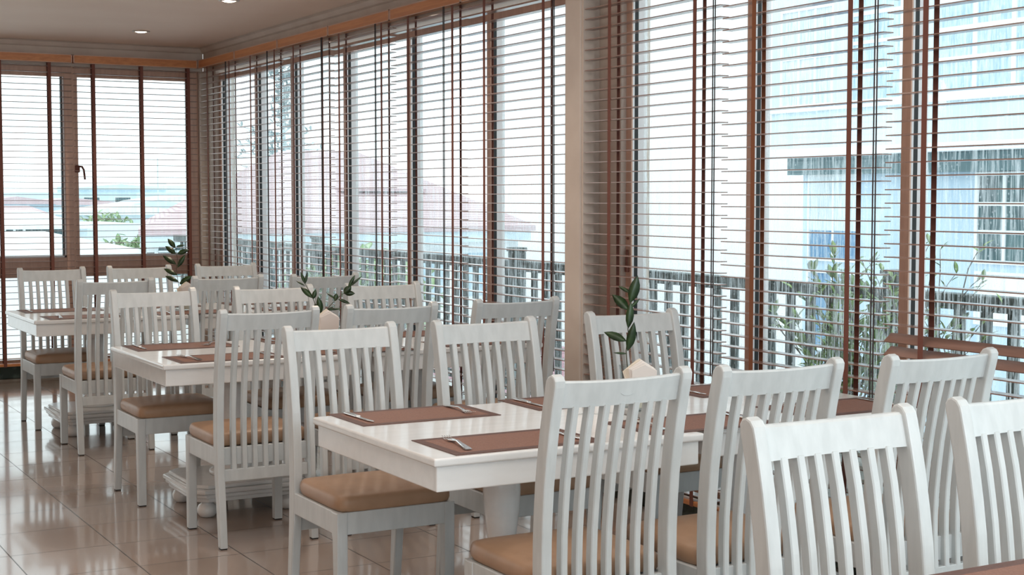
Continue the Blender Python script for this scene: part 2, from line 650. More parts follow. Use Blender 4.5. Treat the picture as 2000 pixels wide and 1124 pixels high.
# ------------------------------------------------------------------ ceiling downlights
def downlight(x, y, label):
    e = empty('ceiling_downlight', (x, y, ZC), 0, label, 'ceiling light', 'downlights in the ceiling')
    m = MB()
    m.lathe([(0.050, -0.001), (0.053, -0.010), (0.066, -0.008), (0.070, -0.001)], n=32, cap=False)
    m.build('trim_ring', LAMPRIM, e)
    m = MB()
    m.lathe([(0.002, -0.014), (0.03, -0.012), (0.049, -0.004), (0.049, -0.001)], n=32)
    m.build('lamp', BULB, e)
    return e


downlight(3.17, 9.45, 'round recessed ceiling light at the top edge, nearer of the two')
downlight(3.15, 11.52, 'round recessed ceiling light above the far wall blinds')
for y in (7.3, 9.45, 11.52):
    d = bpy.data.lights.new('downlight_bulb', 'SPOT')
    d.energy = 45
    d.color = (1.0, 0.80, 0.62)
    d.spot_size = math.radians(130)
    d.spot_blend = 0.8
    d.shadow_soft_size = 0.05
    o = bpy.data.objects.new('downlight_bulb', d)
    o.location = (3.16, y, ZC - 0.03)
    COL.objects.link(o)

# ------------------------------------------------------------------ chair
CURVE = [(-0.252, 0.0), (-0.236, 0.15), (-0.216, 0.32), (-0.208, 0.45), (-0.210, 0.60), (-0.222, 0.73),
         (-0.241, 0.85), (-0.266, 0.96), (-0.282, 1.018)]


def cy_at(z):
    for (y0, z0), (y1, z1) in zip(CURVE[:-1], CURVE[1:]):
        if z <= z1:
            return y0 + (y1 - y0) * (z - z0) / (z1 - z0)
    return CURVE[-1][0]


def band(zs, depth_f):
    """outline around the back curve between the given heights"""
    f = [(cy_at(z) + depth_f(z) / 2, z) for z in zs]
    b = [(cy_at(z) - depth_f(z) / 2, z) for z in reversed(zs)]
    return f + b


def make_chair():
    e = empty('dining_chair')
    HW = 0.224
    dz = lambda z: 0.034 + min(1, z / 0.4) * 0.018
    zs = [0.006, 0.08, 0.16, 0.24, 0.32, 0.40, 0.48, 0.56, 0.64, 0.72, 0.80, 0.88, 0.94, 0.997]
    for s in (-1, 1):
        o = [(cy_at(z) + dz(z) / 2, z) for z in zs]
        yt = cy_at(0.997)
        o += [(yt + 0.021, 1.013), (yt + 0.010, 1.026), (yt - 0.006, 1.032), (yt - 0.020, 1.027), (yt - 0.028, 1.015)]
        o += [(cy_at(z) - dz(z) / 2, z) for z in reversed(zs)]
        x0, x1 = s * HW, s * (HW - 0.034)
        m = MB().prism(o, 'x', min(x0, x1), max(x0, x1), 0.005, 2)
        p = m.build('rear_post', WHITE, e)
        g = MB().box(min(x0, x1) + 0.003, max(x0, x1) - 0.003, -0.267, -0.237, 0, 0.007, 0.001)
        g.build('foot_glide', BLACKR, p)
        # front leg
        m = MB()
        fl = [(0.168, 0.43), (0.168, 0.36), (0.176, 0.335), (0.180, 0.20), (0.184, 0.006), (0.217, 0.006), (0.221, 0.43)]
        x1 = s * (HW - 0.040)
        m.prism(fl, 'x', min(x0, x1), max(x0, x1), 0.004, 2)
        p = m.build('front_leg', WHITE, e)
        MB().box(min(x0, x1) + 0.003, max(x0, x1) - 0.003, 0.186, 0.215, 0, 0.007, 0.001).build('foot_glide', BLACKR, p)
    # bowed top rail
    t = MB()
    n = 12
    zr = [0.930, 0.955, 0.980, 1.000]
    hw = HW - 0.034
    th = 0.024
    bm = t.bm
    sec = [(+th / 2, 0.938), (+th / 2, 0.975), (+th / 2, 1.008), (+th / 2 - 0.005, 1.013),
           (-th / 2 + 0.005, 1.013), (-th / 2, 1.008), (-th / 2, 0.975), (-th / 2, 0.938)]
    rows = []
    for i in range(n + 1):
        x = -hw + 2 * hw * i / n
        bow = 0.014 * (1 - (x / hw) ** 2)
        dip = 0.004 * (1 - (x / hw) ** 2)
        rows.append([bm.verts.new((x, cy_at(z) + d - bow, z - dip * (z > 0.96))) for d, z in sec])
    for a, b in zip(rows[:-1], rows[1:]):
        for k in range(len(sec)):
            bm.faces.new((a[k], a[(k + 1) % len(sec)], b[(k + 1) % len(sec)], b[k]))
    bm.faces.new(rows[0])
    bm.faces.new(list(reversed(rows[-1])))
    bmesh.ops.recalc_face_normals(bm, faces=bm.faces)
    t.build('top_rail', WHITE, e)
    yl = cy_at(0.31)
    MB().box(-hw, hw, yl - 0.012, yl + 0.012, 0.285, 0.338, 0.003).build('lower_back_rail', WHITE, e)
    zs2 = [0.334, 0.42, 0.50, 0.58, 0.66, 0.74, 0.80, 0.86, 0.90, 0.942]
    for i in range(7):
        x = (i - 3) * 0.0480
        bow = 0.014 * (1 - (x / hw) ** 2)
        o = [(cy_at(z) + 0.015 - bow * max(0, (z - 0.5) / 0.43), z) for z in zs2]
        o += [(cy_at(z) - 0.015 - bow * max(0, (z - 0.5) / 0.43), z) for z in reversed(zs2)]
        MB().prism(o, 'x', x - 0.0105, x + 0.0105, 0.003, 1).build('back_slat', WHITE, e)
    # seat frame
    m = MB()
    for s in (-1, 1):
        x0, x1 = s * (HW - 0.003), s * (HW - 0.022)
        m.box(min(x0, x1), max(x0, x1), -0.19, 0.175, 0.352, 0.43, 0.003)
    m.box(-HW + 0.036, HW - 0.036, 0.196, 0.217, 0.352, 0.43, 0.003)
    m.box(-HW + 0.03, HW - 0.03, -0.208, -0.188, 0.352, 0.43, 0.003)
    m.box(-HW + 0.02, HW - 0.02, -0.19, 0.198, 0.405, 0.425)
    m.build('seat_frame', WHITE, e)
    # padded seat
    t = MB()
    bm = t.bm
    nx, ny = 16, 16
    x0, x1, y0, y1 = -0.217, 0.217, -0.180, 0.224
    grid = []
    for j in range(ny + 1):
        row = []
        for i in range(nx + 1):
            u, v = i / nx * 2 - 1, j / ny * 2 - 1
            ex = 1 - 0.05 * abs(v) ** 8
            ey = 1 - 0.05 * abs(u) ** 8
            z = 0.486 + 0.012 * (1 - u * u) * (1 - v * v) + 0.006 * (1 - max(abs(u), abs(v)) ** 6)
            row.append(bm.verts.new(((x0 + x1) / 2 + u * ex * 0.93 * (x1 - x0) / 2,
                                     (y0 + y1) / 2 + v * ey * 0.93 * (y1 - y0) / 2, z)))
        grid.append(row)
    for j in range(ny):
        for i in range(nx):
            bm.faces.new((grid[j][i], grid[j][i + 1], grid[j + 1][i + 1], grid[j + 1][i]))
    rim = [grid[0][i] for i in range(nx)] + [grid[j][nx] for j in range(ny)] + \
          [grid[ny][i] for i in range(nx, 0, -1)] + [grid[j][0] for j in range(ny, 0, -1)]
    prev = rim
    cxm, cym = (x0 + x1) / 2, (y0 + y1) / 2
    for k, (off, z) in enumerate(((0.008, 0.481), (0.013, 0.473), (0.016, 0.462), (0.016, 0.448), (0.013, 0.438), (0.009, 0.431))):
        cur = []
        for v in rim:
            dx = (v.co.x - cxm) / ((x1 - x0) / 2)
            dy = (v.co.y - cym) / ((y1 - y0) / 2)
            cur.append(bm.verts.new((v.co.x + off * dx, v.co.y + off * dy, z)))
        for i in range(len(rim)):
            bm.faces.new((prev[i], prev[(i + 1) % len(rim)], cur[(i + 1) % len(rim)], cur[i]))
        prev = cur
    bm.faces.new(list(reversed(prev)))
    bmesh.ops.recalc_face_normals(bm, faces=bm.faces)
    for f in bm.faces:
        f.smooth = len(f.verts) == 4
    t.build('seat_cushion', LEATHER, e)
    return e


PROTO = {}


def place(name, maker, loc, rz, label, cat, group=None):
    if name not in PROTO:
        o = maker()
        PROTO[name] = o
    else:
        o = copy_tree(PROTO[name])
    o.location = loc
    o.rotation_euler = (0, 0, rz)
    tag(o, label, cat, group)
    return o


NEAR, FAR = 0.0, PI
row_names = {'A': 'nearest full table', 'B': 'middle table', 'C': 'farthest table'}
pos_n = ['aisle end', 'middle', 'window end']
chairs = {
    ('A', 'near'): [(2.215, 3.62), (2.745, 3.59), (3.36, 3.57)],
    ('A', 'far'): [(2.125, 4.82), (2.715, 4.78), (3.46, 4.86)],
    ('B', 'near'): [(2.175, 6.28), (2.745, 6.27), (3.41, 6.31)],
    ('B', 'far'): [(2.110, 7.28), (2.760, 7.27), (3.39, 7.24)],
    ('C', 'near'): [(2.190, 8.92), (2.88, 8.95), (3.48, 8.87)],
    ('C', 'far'): [(2.165, 9.96), (2.765, 9.97), (3.40, 10.0)],
}
for (r, side), lst in chairs.items():
    for i, (x, y) in enumerate(lst):
        if side == 'near':
            lab = 'white slat-back chair with its back to the camera, %s of the %s' % (pos_n[i], row_names[r])
        else:
            lab = 'white slat-back chair facing the camera, %s of the %s' % (pos_n[i], row_names[r])
        ch = place('chair', make_chair, (x, y, 0), NEAR if side == 'near' else FAR, lab, 'chair', 'white dining chairs')
        if (r, side, i) == ('A', 'near', 0):
            first_chair = ch
zc = place('chair', make_chair, (2.20, 2.20, 0), FAR, 'large white slat-back chair in the foreground, left of two at the bottom right corner',
      'chair', 'white dining chairs')
zc.scale = (1.05, 1, 1)
place('chair', make_chair, (2.815, 2.22, 0), FAR, 'large white slat-back chair cut off by the right edge at bottom right',
      'chair', 'white dining chairs')


# faint oval cup mark on the top rail of the nearest chair turned away from the camera
mk = [(0.012 + 0.024 * math.cos(a), cy_at(0.975) - 0.012 - 0.0136, 0.975 + 0.011 * math.sin(a))
      for a in [math.radians(d) for d in range(60, 331, 15)]]
MB().tube(mk, 0.0007, 5).build('ring_mark', WHITE, first_chair)

# ------------------------------------------------------------------ tables
def make_table(hx=0.475, hy=0.465, px=0.0, py=0.0):
    e = empty('dining_table')
    m = MB()
    t = bmesh.new()
    bmesh.ops.create_cube(t, size=1)
    for v in t.verts:
        v.co = Vector((v.co.x * 2 * hx, v.co.y * 2 * hy, 0.7475 + v.co.z * 0.025))
    top = [ed for ed in t.edges if all(v.co.z > 0.75 for v in ed.verts)]
    bot = [ed for ed in t.edges if all(v.co.z < 0.75 for v in ed.verts)]
    ver = [ed for ed in t.edges if abs(ed.verts[0].co.z - ed.verts[1].co.z) > 0.01]
    bmesh.ops.bevel(t, geom=top + bot + ver, offset=0.009, segments=4, profile=0.6, affect='EDGES')
    m._merge(t)
    m.build('tabletop', TABLEW, e)
    m = MB()
    a, b = hx - 0.014, hy - 0.014
    m.box(-a, a, -b, -b + 0.02, 0.66, 0.736, 0.004)
    m.box(-a, a, b - 0.02, b, 0.66, 0.736, 0.004)
    m.box(-a, -a + 0.02, -b + 0.01, b - 0.01, 0.66, 0.736, 0.004)
    m.box(a - 0.02, a, -b + 0.01, b - 0.01, 0.66, 0.736, 0.004)
    m.box(-a + 0.02, a - 0.02, -0.05, 0.05, 0.70, 0.736)
    m.build('apron', TABLEW, e)
    pr = [(0.001, 0.158), (0.115, 0.158), (0.120, 0.170), (0.118, 0.182), (0.095, 0.190), (0.085, 0.200), (0.088, 0.212),
          (0.078, 0.225), (0.055, 0.245), (0.044, 0.275), (0.040, 0.32), (0.044, 0.37), (0.052, 0.43), (0.059, 0.49),
          (0.062, 0.545), (0.061, 0.575), (0.054, 0.598), (0.052, 0.606), (0.058, 0.612), (0.063, 0.622), (0.060, 0.632),
          (0.054, 0.637), (0.060, 0.645), (0.070, 0.660), (0.075, 0.700), (0.001, 0.701)]
    MB().lathe(pr, px, py, 36).build('pedestal_column', TABLEW, e)
    m = MB()

    def octa(s, c):
        return [(px - s, py - s + c), (px - s + c, py - s), (px + s - c, py - s), (px + s, py - s + c), (px + s, py + s - c), (px + s - c, py + s),
                (px - s + c, py + s), (px - s, py + s - c)]
    m.prism(octa(0.262, 0.05), 'z', 0.078, 0.098, 0.004)
    m.prism(octa(0.275, 0.05), 'z', 0.098, 0.118, 0.006)
    m.prism(octa(0.285, 0.05), 'z', 0.118, 0.140, 0.007, 3)
    m.prism(octa(0.262, 0.05), 'z', 0.140, 0.158, 0.006, 3)
    m.build('pedestal_base', TABLEW, e)
    for sx in (-1, 1):
        for sy in (-1, 1):
            pf = [(0.022, 0.0), (0.036, 0.004), (0.047, 0.022), (0.048, 0.040), (0.040, 0.058), (0.026, 0.068), (0.032, 0.074), (0.032, 0.080)]
            MB().lathe(pf, px + sx * 0.2, py + sy * 0.2, 20).build('bun_foot', TABLEW, e)
    return e


tables = [
    (2.310, 4.185, 'white square pedestal table at the front, its corner nearest the aisle'),
    (3.345, 4.265, 'white square pedestal table at the front, pushed up to the windows'),
    (2.310, 6.895, 'white square pedestal table in the middle row, aisle side'),
    (3.345, 6.945, 'white square pedestal table in the middle row, window side'),
    (2.300, 9.600, 'white square pedestal table in the farthest row, aisle side'),
    (3.345, 9.640, 'white square pedestal table in the farthest row, window side'),
]
for x, y, lab in tables:
    place('table', make_table, (x, y, 0), 0, lab, 'table', 'white pedestal tables')
place('table', make_table, (2.31, 1.615, 0), 0, 'white table at the bottom right corner, almost out of the frame', 'table', 'white pedestal tables')


# ------------------------------------------------------------------ place settings
def make_mat():
    m = MB()
    a, b, w, h = 0.255, 0.150, 0.030, 0.0025
    m.mi = 0
    m.box(-a + w, a - w, -b + w, b - w, 0, h)
    m.mi = 1
    m.box(-a, a, -b, -b + w, 0, h)
    m.box(-a, a, b - w, b, 0, h)
    m.box(-a, -a + w, -b + w, b - w, 0, h)
    m.box(a - w, a, -b + w, b - w, 0, h)
    return m.build('placemat', [MATC, MATB])


def make_fork():
    e = empty('fork')
    # local: handle towards -y, tines towards +y
    t = MB()
    path = [(-0.100, 0.004, 0.010), (-0.085, 0.005, 0.0105), (-0.04, 0.009, 0.006), (0.0, 0.013, 0.004), (0.035, 0.008, 0.004)]
    bm = t.bm
    rows = []
    for y, z, w in path:
        rows.append([bm.verts.new(p) for p in ((-w, y, z - 0.001), (w, y, z - 0.001), (w * 0.8, y, z + 0.0015), (-w * 0.8, y, z + 0.0015))])
    for a, b in zip(rows[:-1], rows[1:]):
        for k in range(4):
            bm.faces.new((a[k], a[(k + 1) % 4], b[(k + 1) % 4], b[k]))
    bm.faces.new(rows[0])
    bm.faces.new(list(reversed(rows[-1])))
    bmesh.ops.recalc_face_normals(bm, faces=bm.faces)
    t.build('handle', STEEL, e)
    t = MB()
    t.prism([(-0.004, 0.033), (0.004, 0.033), (0.011, 0.045), (0.0125, 0.060), (-0.0125, 0.060), (-0.011, 0.045)], 'z', 0.0045, 0.0075, 0.0008, 1)
    for i in range(4):
        x = -0.0105 + i * 0.007
        t.tube([(x, 0.058, 0.006), (x, 0.075, 0.004), (x * 0.97, 0.095, 0.0075), (x * 0.95, 0.103, 0.010)], 0.0016, 6, 0.0009)
    t.build('tines', STEEL, e)
    e.scale = (1.12, 1.12, 1.0)
    return e


def make_knife():
    e = empty('table_knife')
    MB().box(-0.0095, 0.0095, -0.110, -0.005, 0.001, 0.0085, 0.0035, 3).build('handle', STEEL, e)
    MB().prism([(-0.006, -0.006), (0.007, -0.006), (0.009, 0.02), (0.009, 0.08), (0.004, 0.105), (-0.002, 0.112), (-0.006, 0.108)], 'z', 0.002, 0.0042, 0.0006, 1).build('blade', STEEL, e)
    return e


ZT = 0.76
seat_words = [('aisle seat', 0), ('middle seat', 1), ('window seat', 2)]
# mat centres per row: far side, near side
rows = {
    'A': dict(far=[(2.155, 4.520), (2.83, 4.545), (3.525, 4.535)], near=[(2.170, 3.890), (2.870, 3.91), (3.540, 3.955)]),
    'B': dict(far=[(2.145, 7.205), (2.83, 7.24), (3.525, 7.235)], near=[(2.175, 6.60), (2.85, 6.62), (3.54, 6.66)]),
    'C': dict(far=[(2.150, 9.905), (2.83, 9.93), (3.52, 9.945)], near=[(2.175, 9.30), (2.85, 9.32), (3.54, 9.34)]),
}
tblname = {'A': 'front table', 'B': 'middle-row table', 'C': 'farthest table'}
for r, d in rows.items():
    for side in ('far', 'near'):
        for i, (x, y) in enumerate(d[side]):
            where = '%s, %s side of the %s' % (seat_words[i][0], 'far' if side == 'far' else 'camera', tblname[r])
            place('mat', make_mat, (x, y, ZT), 0, 'brown placemat with darker border, ' + where, 'placemat', 'brown placemats')
            s = 1 if side == 'near' else -1
            rz = 0 if side == 'near' else PI
            jit = random.uniform(-0.12, 0.12)
            fx, kx, dy = x - s * 0.165, x + s * 0.20, 0.0
            jf, jk = jit, jit * 0.4
            if (r, side, i) == ('A', 'far', 0):
                fx, kx, jf, jk = 2.33, 1.955, -0.06, 0.02
            if (r, side, i) == ('A', 'near', 0):
                fx, jf = 2.0, -0.16
            if r == 'B' and i == 0:
                jf = 0.15 if side == 'near' else -0.7
            place('fork', make_fork, (fx, y + 0.01, ZT + 0.0025), rz + jf, 'stainless fork on the brown placemat, ' + where, 'fork', 'forks on the placemats')
            place('knife', make_knife, (kx, y + 0.01, ZT + 0.0025), rz + jk, 'stainless table knife on the brown placemat, ' + where, 'knife', 'knives on the placemats')
place('mat', make_mat, (2.30, 1.935, ZT), 0, 'brown placemat at the very bottom right corner of the picture', 'placemat', 'brown placemats')


# ------------------------------------------------------------------ twigs in vases, napkins, shakers
def leaf(m, p, d, length, width, up=Vector((0, 0, 1)), curl=0.15):
    d = Vector(d).normalized()
    side = d.cross(up)
    if side.length < 1e-3:
        side = Vector((1, 0, 0))
    side.normalize()
    nrm = side.cross(d)
    p = Vector(p)
    bm = m.bm
    prof = [(0.0, 0.06), (0.12, 0.45), (0.3, 0.88), (0.5, 1.0), (0.7, 0.82), (0.87, 0.42), (1.0, 0.02)]
    th = 0.0006
    top, bot = [], []
    for t, w in prof:
        c = p + d * (t * length) - nrm * (curl * length * t * t)
        a = c + side * (w * width / 2) + nrm * (0.12 * width * w)
        b = c - side * (w * width / 2) + nrm * (0.12 * width * w)
        top.append([bm.verts.new(a), bm.verts.new(c + nrm * th), bm.verts.new(b)])
        bot.append(bm.verts.new(c - nrm * th))
    for i in range(len(prof) - 1):
        A, B = top[i], top[i + 1]
        for f in ((A[0], A[1], B[1], B[0]), (A[1], A[2], B[2], B[1]), (A[0], B[0], bot[i + 1], bot[i]), (A[2], bot[i], bot[i + 1], B[2])):
            f = bm.faces.new(f)
            f.smooth = True
            f.material_index = m.mi


def glass_vase(e, r=0.028, h=0.15):
    pr = [(0.001, 0.0), (r, 0.0), (r + 0.002, 0.01), (r * 0.92, h * 0.5), (r * 1.0, h * 0.85), (r * 1.15, h), (r * 1.08, h),
          (r * 0.93, h * 0.85), (r * 0.85, h * 0.5), (r * 0.9, 0.014), (0.001, 0.012)]
    MB().lathe(pr, 0, 0, 24).build('glass_vessel', CLEAR, e)


RT = Vector((math.cos(math.radians(29.3)), -math.sin(math.radians(29.3)), 0))   # direction along the table rows as one faces them
UP = Vector((0, 0, 1))


def twig_vase(loc, stems, label, h=0.15):
    """stems: list of (path [(sideways, height)], leaves [(path index, sideways dir, up dir, depth dir, length, width)])"""
    e = empty('vase_with_twig', loc, 0, label, 'vase', 'vases of leafy twigs')
    glass_vase(e, 0.026, h)
    FWv = Vector((math.sin(math.radians(29.3)), math.cos(math.radians(29.3)), 0))
    for path, leaves in stems:
        pts = [RT * s + UP * z + FWv * dd for s, z, dd in path]
        st = MB().tube(pts, 0.0024, 6, 0.0011).build('stem', STEM, e)
        for (s, z, dd), ds, dz, df, ln, wd in leaves:
            m = MB()
            leaf(m, RT * s + UP * z + FWv * dd, RT * ds + UP * dz + FWv * df, ln, wd, up=(FWv * -1 + UP * 0.15 + RT * 0.2))
            m.build('leaf', LEAF, e)
    return e


# front table twig: heights above the table top, scale about 562 px per metre
twig_vase((2.895, 4.325, ZT), [
    ([(0.0, 0.02, 0), (0.0, 0.14, 0), (-0.005, 0.20, 0.0), (0.003, 0.26, 0), (-0.001, 0.31, 0), (0.008, 0.37, 0), (0.012, 0.43, 0)],
     [((0.0, 0.20, 0), 0.25, 1, -0.2, 0.105, 0.034), ((-0.004, 0.235, 0), -1, 0.42, 0.1, 0.085, 0.030),
      ((0.002, 0.28, 0), 0.12, 1, -0.1, 0.095, 0.030), ((0.004, 0.345, 0), -0.75, 0.75, 0.1, 0.080, 0.036),
      ((0.008, 0.37, 0), 0.30, 1, -0.1, 0.100, 0.040), ((0.010, 0.405, 0), -0.9, 0.55, 0.2, 0.05, 0.014),
      ((0.006, 0.35, 0), 0.9, 0.8, 0.3, 0.055, 0.012), ((0.0, 0.19, 0), -1, 0.1, -0.2, 0.050, 0.008)]),
], 'glass vase with one upright dark-leaved twig on the front table')
twig_vase((2.77, 6.877, ZT), [
    ([(0.0, 0.02, 0), (-0.003, 0.14, 0), (-0.03, 0.20, 0), (-0.055, 0.26, 0.01), (-0.085, 0.31, 0.01), (-0.10, 0.34, 0.02)],
     [((-0.008, 0.165, 0), -0.6, 1, 0, 0.055, 0.036), ((-0.004, 0.165, 0), -0.15, 1, -0.2, 0.085, 0.032),
      ((-0.045, 0.235, 0), 0.3, 1, 0, 0.05, 0.024), ((-0.045, 0.24, 0), -0.85, 0.8, 0, 0.085, 0.028),
      ((-0.085, 0.31, 0.01), 0.2, 1, 0, 0.060, 0.014), ((-0.085, 0.31, 0.01), -0.35, 1, 0, 0.065, 0.016),
      ((-0.085, 0.30, 0.01), -1, 0.6, 0, 0.055, 0.009)]),
    ([(0.0, 0.02, 0), (0.005, 0.14, 0), (0.03, 0.19, 0), (0.07, 0.235, 0), (0.11, 0.265, 0), (0.14, 0.30, 0)],
     [((0.012, 0.165, 0), 1, 0.75, 0, 0.055, 0.014), ((0.02, 0.18, 0), 1, 0.1, 0, 0.08, 0.011),
      ((0.07, 0.235, 0), -0.9, 0.6, 0, 0.06, 0.010), ((0.065, 0.225, 0), 0.2, 0.9, 0, 0.040, 0.026),
      ((0.08, 0.235, 0), 1, -0.35, 0, 0.065, 0.016), ((0.11, 0.265, 0), 1, -0.02, 0, 0.055, 0.028),
      ((0.11, 0.262, 0), 0.7, 0.8, 0, 0.055, 0.034), ((0.13, 0.29, 0), 0.55, 1, 0, 0.075, 0.018),
      ((0.135, 0.295, 0), 1, 0.85, 0, 0.085, 0.012)]),
], 'glass vase with two spreading leafy twigs on the middle-row table', 0.13)
twig_vase((2.85, 9.577, ZT), [
    ([(0.0, 0.02, 0), (0.0, 0.14, 0), (-0.012, 0.20, 0), (-0.02, 0.27, 0), (-0.01, 0.33, 0), (-0.02, 0.40, 0), (-0.03, 0.45, 0)],
     [((-0.005, 0.185, 0), -1, 0.45, 0, 0.10, 0.030), ((0.0, 0.17, 0), 0.9, 0.6, 0, 0.10, 0.04), ((-0.015, 0.23, 0), -1, 0.5, 0, 0.10, 0.032),
      ((-0.02, 0.30, 0), -1, 0.7, 0, 0.11, 0.036), ((-0.012, 0.28, 0), 0.6, 1, 0, 0.10, 0.032), ((-0.02, 0.37, 0), -1, 0.75, 0, 0.09, 0.036),
      ((-0.012, 0.37, 0), 0.9, 0.35, 0, 0.08, 0.034), ((-0.025, 0.41, 0), -0.7, 0.9, 0, 0.08, 0.034), ((-0.02, 0.42, 0), 0.9, 0.15, 0, 0.06, 0.014)]),
], 'glass vase with a bushy dark twig on the farthest table', 0.13)


def napkins(loc, rz, label, s=1.0):
    e = empty('napkin_holder', loc, rz, label, 'napkin holder', 'napkin holders')
    # ceramic cup
    MB().lathe([(0.001, 0.0), (0.034 * s, 0.0), (0.038 * s, 0.006), (0.040 * s, 0.09 * s), (0.037 * s, 0.09 * s), (0.034 * s, 0.012), (0.001, 0.01)], 0, 0, 28).build('cup', CLEAR, e)
    # folded triangles fanned inside
    for i in range(7):
        k = i - 3
        M = Matrix.Translation((0, k * 0.0065 * s, 0.012)) @ Matrix.Rotation(k * 0.10, 4, 'X') @ Matrix.Rotation(k * 0.035, 4, 'Y')
        w, h = 0.052 * s, 0.19 * s
        pts = [(-0.024 * s, 0.0), (0.024 * s, 0.0), (w * 0.95, 0.105 * s), (w * 0.86, 0.158 * s), (-0.004, h - abs(k) * 0.003), (-w, 0.150 * s), (-w * 0.9, 0.115 * s)]
        m = MB().prism(pts, 'y', -0.002, 0.002, 0.0008, 1, M=M)
        m.build('folded_napkin', PAPER if k < 1 else PAPERW, e)
    return e


napkins((2.885, 4.228, ZT), math.radians(-29), 'clear cup of folded cream napkins beside the twig on the front table', 0.9)
napkins((2.762, 6.79, ZT), math.radians(-20), 'clear cup of folded cream napkins on the middle-row table', 0.95)
napkins((2.87, 9.48, ZT), math.radians(-10), 'clear cup of folded cream napkins on the farthest table', 0.95)


def shaker(loc, label):
    e = empty('shaker', loc, 0, label, 'shaker', 'salt and pepper shakers')
    MB().lathe([(0.001, 0), (0.018, 0), (0.020, 0.004), (0.017, 0.03), (0.013, 0.05), (0.014, 0.056), (0.001, 0.057)], 0, 0, 20).build('body', CERAM, e)
    MB().lathe([(0.015, 0.056), (0.0155, 0.066), (0.012, 0.076), (0.004, 0.080), (0.001, 0.080)], 0, 0, 20).build('cap', STEEL, e)


shaker((2.655, 4.275, ZT), 'white shaker at the left of the row on the front table')
shaker((2.715, 4.25, ZT), 'white shaker second from left on the front table')
shaker((2.775, 4.245, ZT), 'white shaker closest to the glass vase on the front table')
shaker((2.66, 6.86, ZT), 'white shaker on the middle-row table')
shaker((2.75, 9.5, ZT), 'white shaker on the farthest table')

#EXTERIOR
# ------------------------------------------------------------------ outside: balcony, railing, plants
EXW = mat('white_render', (0.856, 0.883, 0.897), 0.8, build=noise_var(1.5, (0.828, 0.856, 0.869), (0.900, 0.900, 0.900), (1, 1, 0.3)))
EXB = mat('pale_blue_render', (0.486, 0.634, 0.769), 0.8, build=noise_var(1.2, (0.459, 0.608, 0.743), (0.553, 0.702, 0.810), (1, 1, 0.3)))
EXL = mat('light_blue_render', (0.635, 0.759, 0.828), 0.8, build=noise_var(1.2, (0.607, 0.731, 0.800), (0.690, 0.814, 0.869), (1, 1, 0.3)))
PANE = mat('dark_teal_pane', (0.046, 0.098, 0.111), 0.3, build=noise_var(3, (0.039, 0.078, 0.091), (0.078, 0.156, 0.169), (1, 1, 0.5)))
PANEC = mat('curtained_pane', (0.446, 0.621, 0.729), 0.5, build=noise_var(6, (0.378, 0.553, 0.675), (0.608, 0.743, 0.810), (4, 4, 0.6)))
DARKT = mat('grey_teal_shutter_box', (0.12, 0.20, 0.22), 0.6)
BLUEP = mat('blue_curtain', (0.112, 0.308, 0.560), 0.7, build=noise_var(6, (0.09, 0.22, 0.40), (0.20, 0.36, 0.52), (6, 6, 0.6)))
CURT = mat('white_curtain', (0.675, 0.750, 0.795), 0.8, build=noise_var(6, (0.510, 0.630, 0.690), (0.780, 0.840, 0.870), (6, 6, 0.4)))
EXF = mat('white_window_trim', (0.810, 0.864, 0.891), 0.6)
GROUND = mat('wet_concrete_ground', (0.690, 0.705, 0.705), 0.6, build=noise_var(0.2, (0.645, 0.660, 0.660), (0.780, 0.780, 0.780)))
SLAB = mat('balcony_concrete', (0.640, 0.640, 0.620), 0.6, build=noise_var(2, (0.580, 0.580, 0.560), (0.720, 0.720, 0.700)))
FOLG = mat('fresh_green_leaf', (0.210, 0.360, 0.105), 0.6, build=noise_var(6, (0.135, 0.255, 0.075), (0.300, 0.450, 0.150)))
FOLP = mat('pale_green_foliage', (0.364, 0.504, 0.280), 0.8, build=noise_var(2, (0.308, 0.448, 0.224), (0.448, 0.588, 0.364)))
FOLH = mat('grey_green_foliage', (0.336, 0.462, 0.490), 0.8, build=noise_var(2, (0.294, 0.420, 0.448), (0.406, 0.532, 0.560)))  # haze is mixed into this colour, for foliage and trunk alike
TWIG = mat('grey_bark', (0.14, 0.13, 0.11), 0.8)
CITY = mat('grey_city_block', (0.578, 0.714, 0.782), 0.9, build=noise_var(0.08, (0.527, 0.663, 0.748), (0.646, 0.782, 0.850)))  # pale block colours carry the distance haze
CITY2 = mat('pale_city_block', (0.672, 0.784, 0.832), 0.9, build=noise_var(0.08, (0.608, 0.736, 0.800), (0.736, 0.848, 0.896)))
METR = mat('white_metal_roof', (0.754, 0.812, 0.826), 0.5, build=noise_var(1.0, (0.711, 0.783, 0.797), (0.812, 0.870, 0.884), (6, 0.3, 1)))


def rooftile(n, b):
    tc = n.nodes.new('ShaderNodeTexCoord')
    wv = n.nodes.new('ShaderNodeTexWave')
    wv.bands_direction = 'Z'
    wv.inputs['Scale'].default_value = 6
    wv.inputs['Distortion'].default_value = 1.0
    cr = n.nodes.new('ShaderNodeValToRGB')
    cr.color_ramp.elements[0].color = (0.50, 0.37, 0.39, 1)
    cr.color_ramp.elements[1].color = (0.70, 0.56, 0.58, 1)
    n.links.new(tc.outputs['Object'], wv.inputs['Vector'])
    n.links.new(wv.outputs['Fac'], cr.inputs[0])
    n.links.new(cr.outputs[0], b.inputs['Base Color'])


TILE = mat('faded_red_roof_tiles', (0.40, 0.28, 0.28), 0.8, build=rooftile)  # red tiles paled by haze put into the colour
TILER = mat('red_roof_tiles', (0.330, 0.165, 0.195), 0.7, build=noise_var(5, (0.255, 0.135, 0.165), (0.450, 0.240, 0.270), (1, 4, 1)))

